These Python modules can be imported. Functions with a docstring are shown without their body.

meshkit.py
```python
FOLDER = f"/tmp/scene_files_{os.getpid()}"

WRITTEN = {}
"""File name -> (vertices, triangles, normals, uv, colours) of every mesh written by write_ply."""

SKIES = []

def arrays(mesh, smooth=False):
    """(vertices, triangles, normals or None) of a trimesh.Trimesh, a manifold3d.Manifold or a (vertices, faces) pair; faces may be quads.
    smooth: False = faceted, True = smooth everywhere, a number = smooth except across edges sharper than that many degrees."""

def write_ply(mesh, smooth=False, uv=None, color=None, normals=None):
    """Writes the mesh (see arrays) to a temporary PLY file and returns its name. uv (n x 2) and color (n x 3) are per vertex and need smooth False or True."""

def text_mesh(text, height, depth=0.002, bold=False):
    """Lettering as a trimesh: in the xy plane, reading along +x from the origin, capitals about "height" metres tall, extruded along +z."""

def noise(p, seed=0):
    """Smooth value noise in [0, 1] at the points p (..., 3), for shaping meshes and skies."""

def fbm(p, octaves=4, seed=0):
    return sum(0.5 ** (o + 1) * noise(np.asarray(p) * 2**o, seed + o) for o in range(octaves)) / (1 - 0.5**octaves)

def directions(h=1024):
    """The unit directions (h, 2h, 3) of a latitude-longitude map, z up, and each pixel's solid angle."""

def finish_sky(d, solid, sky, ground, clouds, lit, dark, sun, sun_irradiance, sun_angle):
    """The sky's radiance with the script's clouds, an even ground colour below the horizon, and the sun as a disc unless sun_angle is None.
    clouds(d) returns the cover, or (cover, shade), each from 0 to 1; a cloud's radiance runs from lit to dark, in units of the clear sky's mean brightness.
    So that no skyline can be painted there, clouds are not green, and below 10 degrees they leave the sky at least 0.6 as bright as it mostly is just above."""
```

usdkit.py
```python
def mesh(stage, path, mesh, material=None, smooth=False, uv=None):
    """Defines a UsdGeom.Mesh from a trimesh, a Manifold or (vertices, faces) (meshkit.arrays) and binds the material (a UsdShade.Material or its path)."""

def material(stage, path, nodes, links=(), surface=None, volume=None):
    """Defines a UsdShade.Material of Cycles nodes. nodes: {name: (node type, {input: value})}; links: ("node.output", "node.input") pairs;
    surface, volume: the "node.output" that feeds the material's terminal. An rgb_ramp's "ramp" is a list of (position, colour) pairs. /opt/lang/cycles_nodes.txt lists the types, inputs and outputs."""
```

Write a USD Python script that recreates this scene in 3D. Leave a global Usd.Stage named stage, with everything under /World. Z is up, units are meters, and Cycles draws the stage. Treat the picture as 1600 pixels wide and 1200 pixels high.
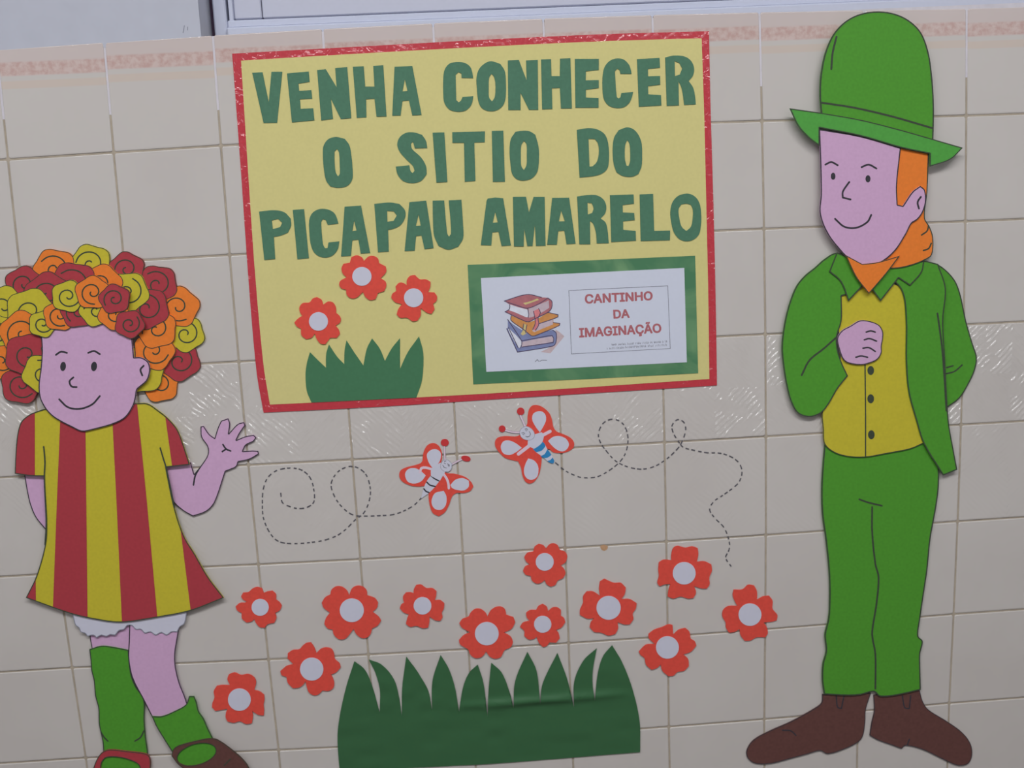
import math, random
import numpy as np, trimesh, shapely, usdkit, meshkit
from shapely.geometry import Polygon, LineString, Point, MultiPolygon
from shapely import affinity
from shapely.ops import unary_union
from pxr import Usd, UsdGeom, UsdLux, UsdShade, Gf, Sdf

random.seed(7)
stage = Usd.Stage.CreateInMemory()
UsdGeom.SetStageUpAxis(stage, 'Z'); UsdGeom.SetStageMetersPerUnit(stage, 1.0)
UsdGeom.Xform.Define(stage, '/World'); UsdGeom.Scope.Define(stage, '/World/Looks')

# ---------------------------------------------------------------- camera, lights, exposure
EYE = np.array([0.635650, -1.429042, 1.229027])
ROLL, PITCH, YAW = -0.0477534, -0.1605085, -0.0335360
F = 1560.0                                             # focal length for a 1600 x 1200 picture
EXPOSURE = -0.36

def rot(axis, a):
    c, s = math.cos(a), math.sin(a)
    return np.array({'x': [[1, 0, 0], [0, c, -s], [0, s, c]], 'y': [[c, 0, s], [0, 1, 0], [-s, 0, c]], 'z': [[c, -s, 0], [s, c, 0], [0, 0, 1]]}[axis])
BASE = np.array([[1, 0, 0], [0, 0, -1], [0, 1, 0]], float)

def axes(roll, pitch, yaw):
    return BASE @ rot('y', yaw) @ rot('x', pitch) @ rot('z', roll)
CAM = axes(ROLL, PITCH, YAW)
cam = UsdGeom.Camera.Define(stage, '/World/camera')
m = np.eye(4); m[:3, :3] = CAM.T; m[3, :3] = EYE
cam.AddTransformOp().Set(Gf.Matrix4d(*m.ravel().tolist()))
cam.CreateHorizontalApertureAttr(36.0); cam.CreateVerticalApertureAttr(27.0)
cam.CreateFocalLengthAttr(36.0 * F / 1600); cam.CreateClippingRangeAttr(Gf.Vec2f(0.01, 100))
cam.CreateFStopAttr(7.0); cam.CreateFocusDistanceAttr(1.2)      # the snapshot is a touch soft
cam.GetPrim().GetAttribute('exposure').Set(EXPOSURE) if cam.GetPrim().HasAttribute('exposure') else cam.CreateExposureAttr(EXPOSURE)

X0, X1, YB, ZC = -0.90, 2.10, -4.4, 2.80             # the room: side walls, wall behind the photographer, ceiling
LAMPS = [((-0.08, -1.68, 2.70), 0.25, 1.35, 41.0), ((1.32, -1.68, 2.70), 0.25, 1.35, 41.0), ((0.65, -3.2, 2.70), 0.30, 1.25, 12.0)]   # centre, width, length, watts
LAMP_COLOR = (0.975, 0.985, 1.0)
world_light = UsdLux.DomeLight.Define(stage, '/World/sky')
world_light.CreateIntensityAttr(0.02); world_light.CreateColorAttr(Gf.Vec3f(0.9, 0.95, 1.0))

# ---------------------------------------------------------------- helpers: names, labels, meshes
used = {}
def numbered(parent, name):
    k = used.get((parent, name), 0); used[(parent, name)] = k + 1
    return f'{parent}/{name}' + (f'_{k:03d}' if k else '')

def tag(prim, label=None, cat=None, group=None, kind=None):
    for k, v in (('label', label), ('category', cat), ('group', group), ('kind', kind)):
        if v: prim.SetCustomDataByKey(k, v)
    return prim

origins = {}
def thing(name, label, cat, at3, group=None, kind=None):
    path = numbered('/World', name)
    x = UsdGeom.Xform.Define(stage, path); x.AddTranslateOp().Set(Gf.Vec3d(*map(float, at3)))
    tag(x.GetPrim(), label, cat, group, kind); origins[path] = np.array(at3, float)
    return path

def put(parent, name, tm, mat, smooth=False, label=None, kind=None, uv=None):
    path = numbered(parent, name)
    top = '/'.join(path.split('/')[:3])
    o = origins.get(top, np.zeros(3))
    v, f = (np.array(tm.vertices), np.array(tm.faces)) if isinstance(tm, trimesh.Trimesh) else (np.array(tm[0], float), np.array(tm[1]))
    me = usdkit.mesh(stage, path, (v - o, f), mat, smooth=smooth, uv=uv)
    tag(me.GetPrim(), label, kind=kind)
    return path

def boxm(x0, x1, y0, y1, z0, z1, r=0.0):
    if r:
        v = [(x, y, z) for x in (x0 + r, x1 - r) for y in (y0 + r, y1 - r) for z in (z0 + r, z1 - r)]
        p = np.vstack([np.array(v) + np.array(d) * r * k for d in ((1, 0, 0), (-1, 0, 0), (0, 1, 0), (0, -1, 0), (0, 0, 1), (0, 0, -1)) for k in (1,)])
        return trimesh.convex.convex_hull(p)
    b = trimesh.creation.box([x1 - x0, y1 - y0, z1 - z0]); b.apply_translation([(x0 + x1) / 2, (y0 + y1) / 2, (z0 + z1) / 2])
    return b

# ---------------------------------------------------------------- from the photograph to the wall
def at(px, py, y=0.0):
    """The point of the plane at depth y (the tile face is y = 0) that a picture point shows."""
    d = CAM @ np.stack([(np.asarray(px, float) - 800) / F, (600 - np.asarray(py, float)) / F, -np.ones(np.shape(px))])
    t = (y - EYE[1]) / d[1]
    return EYE[0] + t * d[0], EYE[2] + t * d[2]

def smooth_line(pts, closed=True, corner=52, step=6):
    """Catmull-Rom through the points; sharp turns stay corners."""
    p = np.array(pts, float); n = len(p)
    if n < 3: return p
    prev, nxt = np.roll(p, 1, 0), np.roll(p, -1, 0)
    a, b = p - prev, nxt - p
    turn = np.degrees(np.abs(np.arctan2(a[:, 0] * b[:, 1] - a[:, 1] * b[:, 0], (a * b).sum(1))))
    sharp = turn > corner
    if not closed: sharp[0] = sharp[-1] = True
    out = []
    for i in range(n if closed else n - 1):
        j = (i + 1) % n
        p1, p2 = p[i], p[j]
        p0 = p[i] * 2 - p[j] if sharp[i] else p[i - 1]
        p3 = p[j] * 2 - p[i] if sharp[j] else p[(j + 1) % n]
        L = np.linalg.norm(p2 - p1) + 1e-9
        m1 = (p2 - p0) * L / (np.linalg.norm(p2 - p1) + np.linalg.norm(p1 - p0) + 1e-9)
        m2 = (p3 - p1) * L / (np.linalg.norm(p3 - p2) + np.linalg.norm(p2 - p1) + 1e-9)
        k = max(1, min(step, int(L / 2.5)))
        if sharp[i] and sharp[j]: k = 1
        for t in np.arange(k) / k:
            out.append((2*t**3 - 3*t**2 + 1) * p1 + (t**3 - 2*t**2 + t) * m1 + (-2*t**3 + 3*t**2) * p2 + (t**3 - t**2) * m2)
    if not closed: out.append(p[-1])
    return np.array(out)

def crop(ox, oy, s):
    return lambda *pts: [(ox + x / s, oy + y / s) for x, y in pts]

def poly(pts, holes=(), curved=True, corner=52):
    f = (lambda q: smooth_line(q, True, corner)) if curved else (lambda q: q)
    g = Polygon(f(pts), [f(h) for h in holes])
    return g if g.is_valid else g.buffer(0)

def stroke(pts, w=2.4, corner=75, cap='round'):
    return LineString(smooth_line(pts, False, corner)).buffer(w / 2, quad_segs=3, cap_style=cap)

def circle(x, y, r, ry=None, a=0, n=7):
    return affinity.rotate(affinity.scale(Point(x, y).buffer(1, quad_segs=n), r, ry or r), a)

def sheet(geom, h0, h1, y=0.0):
    """A cut sheet: the outline on the wall plane, between h0 and h1 in front of it."""
    g = shapely.transform(geom, lambda c: np.column_stack(at(c[:, 0], c[:, 1], y)))
    parts = []
    for q in getattr(g, 'geoms', [g]):
        if q.geom_type != 'Polygon' or q.area < 1e-9: continue
        q = q.simplify(0.00008)
        e = trimesh.creation.extrude_polygon(q if q.is_valid else q.buffer(0), h1 - h0, engine='earcut')
        parts.append(e)
    e = trimesh.util.concatenate(parts)
    v = e.vertices
    return trimesh.Trimesh(np.column_stack([v[:, 0], y - h0 - v[:, 2], v[:, 1]]), e.faces, process=False)

def cut(parent, name, geom, h0, h1, mat, y=0.0, label=None, kind=None):
    return put(parent, name, sheet(geom, h0, h1, y), mat, label=label, kind=kind)

def wall_thing(name, label, cat, px, py, group=None):
    x, z = at(px, py)
    return thing(name, label, cat, (x, 0, z), group)

# ---------------------------------------------------------------- materials
def lin(c):
    c = np.array(c, float) / 255
    return np.where(c <= 0.04045, c / 12.92, ((c + 0.055) / 1.055) ** 2.4)
LEVEL = 0.72
def alb(*c): return tuple(np.clip(lin(c) / LEVEL, 0.004, 0.9))

def craft(name, rgb, rough=0.62, spec=0.25, vary=0.05, coat=0.0, bump=0.006, coat_bump=0.0, scale=240):
    c = np.array(alb(*rgb))
    nodes = {'g': ('geometry', {}), 'n': ('noise_texture', {'scale': scale, 'detail': 3.0}),
             'r': ('rgb_ramp', {'ramp': [(0.3, tuple(c * (1 - vary))), (0.7, tuple(np.clip(c * (1 + vary), 0, 0.95)))]}),
             'b': ('bump', {'strength': bump, 'distance': 0.001}),
             'p': ('principled_bsdf', {'roughness': rough, 'specular_ior_level': spec, 'coat_weight': coat, 'coat_roughness': 0.12})}
    links = [('g.position', 'n.vector'), ('n.fac', 'r.fac'), ('r.color', 'p.base_color'), ('n.fac', 'b.height'), ('b.normal', 'p.normal')]
    if coat_bump:
        nodes['n2'] = ('noise_texture', {'scale': 55.0, 'detail': 2.0, 'distortion': 1.5}); nodes['b2'] = ('bump', {'strength': coat_bump, 'distance': 0.004})
        links += [('g.position', 'n2.vector'), ('n2.fac', 'b2.height'), ('b2.normal', 'p.coat_normal')]
    return usdkit.material(stage, '/World/Looks/' + name, nodes, links, surface='p.BSDF')

M = {}
def mat(key, *a, **k): M[key] = craft(key, *a, **k)
mat('red_tape', (166, 46, 56), coat=1.0, coat_bump=1.0, rough=0.4)
mat('yellow_card', (181, 173, 115), vary=0.02)
mat('letter_green', (65, 103, 82), vary=0.06)
mat('grass_green', (46, 86, 54), vary=0.05, rough=0.45, spec=0.4, scale=900)
mat('grass_light', (58, 102, 72), vary=0.04)
mat('flower_red', (190, 66, 55), vary=0.05)
mat('white_paper', (174, 174, 187), vary=0.01)
mat('card_sheet', (178, 182, 195), vary=0.01, coat=0.6, coat_bump=0.35)
mat('suit_green', (66, 128, 38), vary=0.06)
mat('hem_green', (68, 136, 56), vary=0.05)
mat('craft_yellow', (168, 157, 44), vary=0.04)
mat('craft_red', (146, 50, 58), vary=0.05)
mat('skin', (176, 142, 172), vary=0.03)
mat('orange', (200, 108, 40), vary=0.04)
mat('brown', (84, 54, 50), vary=0.08)
mat('marker', (52, 60, 48), vary=0.1)
mat('marker_dark', (48, 46, 52), vary=0.1)
mat('lip', (166, 46, 66))
mat('pink_white', (190, 170, 182), vary=0.02)
mat('stripe_blue', (40, 112, 160), vary=0.03)
mat('ball_red', (170, 48, 50), vary=0.03)
mat('ink', (78, 76, 82), vary=0.15)
mat('ink_red', (150, 86, 92), coat=0.5, vary=0.06)
mat('ink_grey', (120, 122, 134), coat=0.5, vary=0.1)
for k, c in dict(book_maroon=(150,92,98), book_blue=(106,114,150), book_orange=(176,122,70), book_page=(186,188,198), book_edge=(168,152,160), book_gold=(176,162,112), ribbon=(184,108,112), book_shade=(168, 150, 154), book_line=(70, 60, 84)).items():
    mat(k, c, coat=0.5, vary=0.08, scale=160)
mat('plaster', (159, 161, 171), vary=0.02, rough=0.8, scale=40)
mat('reveal', (166, 158, 160), vary=0.06, rough=0.9)
mat('frame_white', (168, 172, 188), vary=0.01, rough=0.3, spec=0.5)
mat('panel_white', (164, 166, 180), vary=0.01, rough=0.35, spec=0.5)
mat('gap_dark', (62, 46, 66), vary=0.2)
mat('room_paint', (150, 150, 152), vary=0.01, rough=0.8)
mat('floor_paint', (96, 90, 88), vary=0.05, rough=0.5)
mat('stain', (160, 126, 96), vary=0.15)

def marbled(name, a, b):
    nodes = {'g': ('geometry', {}), 'n': ('noise_texture', {'scale': 14.0, 'detail': 4.0, 'distortion': 1.2}),
             'r': ('rgb_ramp', {'ramp': [(0.42, alb(*a)), (0.72, alb(*b))]}),
             'n2': ('noise_texture', {'scale': 40.0, 'detail': 2.0}), 'b': ('bump', {'strength': 0.15, 'distance': 0.004}),
             'p': ('principled_bsdf', {'roughness': 0.5, 'coat_weight': 0.8, 'coat_roughness': 0.08})}
    return usdkit.material(stage, '/World/Looks/' + name, nodes, [('g.position', 'n.vector'), ('n.fac', 'r.fac'), ('r.color', 'p.base_color'), ('g.position', 'n2.vector'), ('n2.fac', 'b.height'), ('b.normal', 'p.coat_normal')], surface='p.BSDF')
M['card_green'] = marbled('card_green', (55, 104, 70), (92, 130, 90))

TILE = np.array(alb(171, 166, 162))
def tile_material(name, relief=0.0, band=False):
    nodes = {'g': ('geometry', {}), 'uv': ('uvmap', {'attribute': 'st'}), 's': ('separate_xyz', {}),
             'n': ('noise_texture', {'scale': 7.0, 'detail': 3.0}),
             'r': ('rgb_ramp', {'ramp': [(0.3, tuple(TILE * (0.975, 0.97, 0.97))), (0.7, tuple(TILE * (1.025, 1.03, 1.03)))]}),
             'nw': ('noise_texture', {'scale': 11.0, 'detail': 1.0}), 'bw': ('bump', {'strength': 0.12, 'distance': 0.004}),
             'p': ('principled_bsdf', {'roughness': 0.6, 'specular_ior_level': 0.0, 'coat_weight': 1.0, 'coat_roughness': 0.16 if relief else 0.09})}
    links = [('g.position', 'n.vector'), ('n.fac', 'r.fac'), ('uv.UV', 's.vector'), ('g.position', 'nw.vector'), ('nw.fac', 'bw.height'), ('bw.normal', 'p.coat_normal')]
    if not band: links.append(('r.color', 'p.base_color'))
    if relief:
        nodes |= {'u': ('math', {'math_type': 'subtract', 'value2': 0.5}), 'ua': ('math', {'math_type': 'absolute'}),
                  'v': ('math', {'math_type': 'subtract', 'value2': 0.5}), 'va': ('math', {'math_type': 'absolute'}),
                  'd': ('math', {'math_type': 'add'}), 'nk': ('noise_texture', {'scale': 26.0, 'detail': 2.0}),
                  'dj': ('math', {'math_type': 'multiply_add', 'value2': 0.10}), 'k': ('math', {'math_type': 'multiply', 'value2': 95.0}), 'si': ('math', {'math_type': 'sine'}),
                  'nm': ('noise_texture', {'scale': 30.0, 'detail': 3.0}), 'rm': ('rgb_ramp', {'ramp': [(0.40, (0, 0, 0)), (0.66, (1, 1, 1))]}),
                  'h': ('math', {'math_type': 'multiply'}), 'nl': ('noise_texture', {'scale': 60.0, 'detail': 1.0}),
                  'hl': ('math', {'math_type': 'multiply_add', 'value2': 1.6}),
                  'br': ('bump', {'strength': relief, 'distance': 0.0022})}
        links += [('s.x', 'u.value1'), ('u.value', 'ua.value1'), ('s.y', 'v.value1'), ('v.value', 'va.value1'), ('ua.value', 'd.value1'), ('va.value', 'd.value2'),
                  ('g.position', 'nk.vector'), ('nk.fac', 'dj.value1'), ('d.value', 'dj.value3'), ('dj.value', 'k.value1'), ('k.value', 'si.value1'),
                  ('g.position', 'nm.vector'), ('nm.fac', 'rm.fac'), ('si.value', 'h.value1'), ('rm.color', 'h.value2'),
                  ('g.position', 'nl.vector'), ('nl.fac', 'hl.value1'), ('h.value', 'hl.value3'), ('hl.value', 'br.height'), ('bw.normal', 'br.normal'), ('br.normal', 'p.coat_normal')]
        links.remove(('bw.normal', 'p.coat_normal'))
    if band:   # printed border along the top of the tile: pale beige, mottled brick-red band, thin beige line
        be, bl, rd, rl = alb(173, 162, 159), alb(174, 162, 153), alb(166, 140, 134), alb(176, 159, 154)
        w = tuple(TILE)
        edge = [(0.0, w), (0.62, w), (0.632, bl), (0.69, bl), (0.70, w), (0.735, tuple(np.array(w) * .99)), (0.745, be), (0.995, be), (1.0, be)]
        nodes |= {'rb': ('rgb_ramp', {'ramp': edge}), 'n3': ('noise_texture', {'scale': 120.0, 'detail': 4.0}),
                  'r3': ('rgb_ramp', {'ramp': [(0.38, rd), (0.62, rl)]}),
                  'mk': ('rgb_ramp', {'ramp': [(0.0, (0, 0, 0)), (0.735, (0, 0, 0)), (0.75, (1, 1, 1)), (0.855, (1, 1, 1)), (0.872, (0, 0, 0)), (1.0, (0, 0, 0))]}),
                  'mx': ('mix_color', {})}
        links += [('s.y', 'rb.fac'), ('g.position', 'n3.vector'), ('n3.fac', 'r3.fac'), ('s.y', 'mk.fac'), ('mk.color', 'mx.fac'), ('rb.color', 'mx.a'), ('r3.color', 'mx.b'), ('mx.result', 'p.base_color')]
    return usdkit.material(stage, '/World/Looks/' + name, nodes, links, surface='p.BSDF')
M['tile'] = tile_material('tile_glaze')
M['tile_relief'] = tile_material('tile_relief', 0.9)
M['tile_faint'] = tile_material('tile_faint', 0.45)
M['tile_band'] = tile_material('tile_band', band=True)
M['grout'] = craft('grout', (146, 136, 122), vary=0.12, rough=0.8, scale=60)
M['grout_white'] = craft('grout_white', (176, 172, 178), vary=0.06, rough=0.8, scale=60)
M['lamp_body'] = craft('lamp_body', (215, 215, 218), vary=0.01)

# ---------------------------------------------------------------- the room
def shell(name, mesh, m):  # floor, ceiling and plain walls are out of view, toned for their bounce light
    x = put('/World', name, mesh, m); tag(stage.GetPrimAtPath(x), kind='structure')
shell('floor', boxm(X0 - .1, X1 + .1, YB - .1, 0.15, -0.1, 0), M['floor_paint'])
shell('ceiling', boxm(X0 - .1, X1 + .1, YB - .1, 0.15, ZC, ZC + .1), M['room_paint'])
shell('wall_left', boxm(X0 - .1, X0, YB, 0.15, 0, ZC), M['room_paint'])
shell('wall_right', boxm(X1, X1 + .1, YB, 0.15, 0, ZC), M['room_paint'])
shell('wall_front', boxm(X0 - .1, X1 + .1, YB - .1, YB, 0, ZC), M['room_paint'])

# the tiled wall. Lens barrel distortion is baked into the tile corners
P0 = [0.6396668716649315, -1.395333705488517, 1.2265566371090346, -0.047916747238922315, -0.16245646411438677, -0.03155652375399071, -0.13348371869390963, 0.08779118736223264]
C0 = axes(P0[3], P0[4], P0[5])
def lens_bow(x, z):
    xc, zc = np.clip(x, 0.0, 1.42), np.clip(z, 0.42, 1.52)
    q = (np.array([xc, 0, zc]) - P0[:3]) @ C0
    u = np.array([q[0], q[1]]) / -q[2]; r2 = (u ** 2).sum()
    u = u * (1 + P0[6] * r2 + P0[7] * r2 * r2)
    a, b = at(800 + F * u[0], 600 - F * u[1])
    return float(a) + x - xc, float(b) + z - zc

T, Z0 = 0.15, 1.5
wall = thing('wall_back', None, None, (0, 0, 0), kind='structure')
put(wall, 'grout', boxm(X0, X1, 0.0012, 0.15, 0, 1.497), M['grout'])
put(wall, 'grout', boxm(X0, X1, 0.0008, 0.0013, 1.40, 1.4975), M['grout_white'], label='whiter grout in the top row')

def tile_mesh(corners, rng):
    c = np.array(corners)                               # bl, br, tr, tl in (x, z)
    mid = c.mean(0)
    loops, uvs = [], []
    for inset, y in ((0.0012, 0.006), (0.0012, 0.0012), (0.0016, 0.0004), (0.0026, 0.0)):
        ring, uv = [], []
        for k in range(4):
            p, a, b = c[k], c[k - 1], c[(k + 1) % 4]
            ea, eb = (a - p) / np.linalg.norm(a - p), (b - p) / np.linalg.norm(b - p)
            base = p + (ea + eb) * inset
            for d in (ea, eb):
                q = base + d * 0.0018
                ring.append((q[0], y, q[1]))
                w = np.array([[0, 0], [1, 0], [1, 1], [0, 1]])[k] * 1.0
                e = {0: (d * 1.0)}[0]
                uv.append((np.clip((q[0] - c[[0, 3], 0].mean()) / (c[[1, 2], 0].mean() - c[[0, 3], 0].mean()), 0, 1),
                           np.clip((q[1] - c[[0, 1], 1].mean()) / (c[[2, 3], 1].mean() - c[[0, 1], 1].mean()), 0, 1)))
        loops.append(ring); uvs.append(uv)
    v = np.array([p for r in loops for p in r]); uv = np.array([p for r in uvs for p in r])
    f = []
    for r in range(3):
        for i in range(8):
            a, b = r * 8 + i, r * 8 + (i + 1) % 8
            f += [(a, b, b + 8), (a, b + 8, a + 8)]
    f += [(24, 24 + i, 24 + i + 1) for i in range(1, 7)]
    # each tile is set a hair out of true
    tx, tz, off = rng.gauss(0, 0.0016), rng.gauss(0, 0.0016), abs(rng.gauss(0, 0.00012))
    v[:, 1] += (v[:, 0] - mid[0]) * tx + (v[:, 2] - mid[1]) * tz + off
    return (v, np.array(f)), uv

rng = random.Random(3)
for row in range(10):
    for col in range(-6, 14):
        xs = (max(col * T, X0), min(col * T + T, X1)); zt, zb = Z0 - row * T, Z0 - row * T - T
        cs = [lens_bow(xs[0], zb), lens_bow(xs[1], zb), lens_bow(xs[1], zt), lens_bow(xs[0], zt)]
        mt = M['tile_band'] if row == 0 else M['tile_relief'] if row == 3 else M['tile_faint'] if row == 4 else M['tile']
        mesh, uv = tile_mesh(cs, rng)
        put(wall, 'tile', mesh, mt, smooth=True, uv=uv)

# plaster above the tiles, left of and over the window
line = [(0, 72), (80, 66.5), (162, 62), (250, 58), (314, 55)]
bx, bz = at(*np.array(line).T)
xr = float(bx[-1])
pts = [(X0, float(bz[0]) - 0.010)] + [(float(a), float(b) - 0.010) for a, b in zip(bx, bz)] + [(xr, 2.15), (X1, 2.15), (X1, ZC), (X0, ZC)]
e = trimesh.creation.extrude_polygon(Polygon(pts), 0.1496, engine='earcut'); v = e.vertices
put(wall, 'plaster', trimesh.Trimesh(np.column_stack([v[:, 0], 0.150 - v[:, 2], v[:, 1]]), e.faces, process=False), M['plaster'])
for x, y in ((288, 46), (293, 45)):
    cut(wall, 'scratch', stroke([(x, y - 6), (x - 1, y), (x - 2, y + 5)] if x < 290 else [(x, y - 3), (x, y + 2)], 1.2), -0.0004, -0.0002, M['ink_grey'])
cut(wall, 'stain', poly([(938, 853), (944, 851), (950, 854), (949, 858), (944, 861), (939, 858)]), -0.0002, 0.0002, M['stain'], label='small brown chip on a tile edge above the right flowers')

# window: white metal frame and panels set back in the opening
D = 0.062
win = thing('window_1', None, None, (0, 0, 0), kind='structure')
xa, xb = float(at(338, 45, D)[0]), float(at(358, 45, D)[0])
ztop = 2.15
zp = float(at(600, 25, D)[1]); zr = zp
put(win, 'gap_strip', boxm(xr - 0.002, xa, D + 0.004, D + 0.02, 1.497, ztop), M['gap_dark'], label='dark strip in the gap between plaster and frame')  # solid dark-coloured strip beside the frame
put(win, 'frame', boxm(xa, xb, D - 0.012, D + 0.04, 1.497, ztop, 0.002), M['frame_white'])
zs1 = float(at(700, 19, D)[1])
put(win, 'frame', boxm(xb, X1, D - 0.02, D + 0.045, 1.497, zs1 - 0.012, 0.0025), M['frame_white'])
put(win, 'track', boxm(xb, X1, D - 0.010, D + 0.02, zs1 - 0.012, zs1 - 0.001, 0.002), M['frame_white'])
put(win, 'frame', boxm(xb, X1, D - 0.012, D + 0.04, ztop - 0.03, ztop, 0.002), M['frame_white'])
xc, xd = float(at(362, 20, D)[0]), float(at(409, 20, D)[0])
put(win, 'stile', boxm(xb + 0.003, xb + 0.009, D - 0.008, D + 0.03, zs1 - 0.012, ztop - 0.03, 0.001), M['frame_white'])
put(win, 'panel', boxm(xb + 0.009, xd, D - 0.002, D + 0.02, zs1 + 0.0015, ztop - 0.03, 0.0015), M['panel_white'])
put(win, 'panel', boxm(xd + 0.0012, xd + 0.75, D - 0.002, D + 0.02, zs1 + 0.0015, ztop - 0.03, 0.0015), M['panel_white'])
put(win, 'panel', boxm(xd + 0.7512, X1, D - 0.002, D + 0.02, zs1 + 0.0015, ztop - 0.03, 0.0015), M['panel_white'])
put(win, 'gap_strip', boxm(xb, X1, D + 0.008, D + 0.02, zs1 - 0.003, zs1 + 0.003), M['gap_dark'])

# unseen ceiling lamps, placed to light the tiled wall and glint on its relief
for (c, w, l, watts), lab in zip(LAMPS, ('unseen ceiling lamp placed to light the left of the tiled wall', 'unseen ceiling lamp placed to light the right of the tiled wall', 'unseen ceiling lamp behind the photographer, placed to light the room')):
    t = thing('unseen_ceiling_lamp', lab, 'lamp', (c[0], c[1], ZC))
    put(t, 'body', boxm(c[0] - l/2 - .02, c[0] + l/2 + .02, c[1] - w/2 - .02, c[1] + w/2 + .02, c[2] + 0.004, ZC, 0.004), M['lamp_body'])
    r = UsdLux.RectLight.Define(stage, t + '/light')
    r.AddTranslateOp().Set(Gf.Vec3d(0, 0, c[2] - ZC))
    r.CreateWidthAttr(l); r.CreateHeightAttr(w); r.CreateIntensityAttr(watts); r.CreateColorAttr(Gf.Vec3f(*LAMP_COLOR))

# ---------------------------------------------------------------- the poster
poster_out = poly([(363, 84), (560, 73), (800, 60), (960, 53), (1107.5, 49), (1110, 170), (1114.5, 320), (1118, 470), (1120, 602), (960, 612), (800, 622), (600, 635), (412, 644.5), (401, 580), (388, 430), (379, 300), (371, 190)], corner=30)
poster_in = poly([(377, 95), (560, 84), (800, 71), (960, 64), (1096, 60), (1100, 180), (1103, 310), (1106.5, 470), (1108, 592), (960, 602), (800, 612.5), (600, 623.5), (422, 632), (412, 570), (399, 430), (390, 300), (383, 190)], corner=30)
poster = wall_thing('poster', 'yellow poster with red border and green cut-out letters, above the butterflies', 'poster', 740, 345)
cut(poster, 'border', poster_out.difference(poster_in.buffer(-2)), 0.0003, 0.0010, M['red_tape'], label='red border strip')
cut(poster, 'backing_sheet', poster_in, 0.0005, 0.00125, M['yellow_card'], label='pale yellow card')

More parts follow.
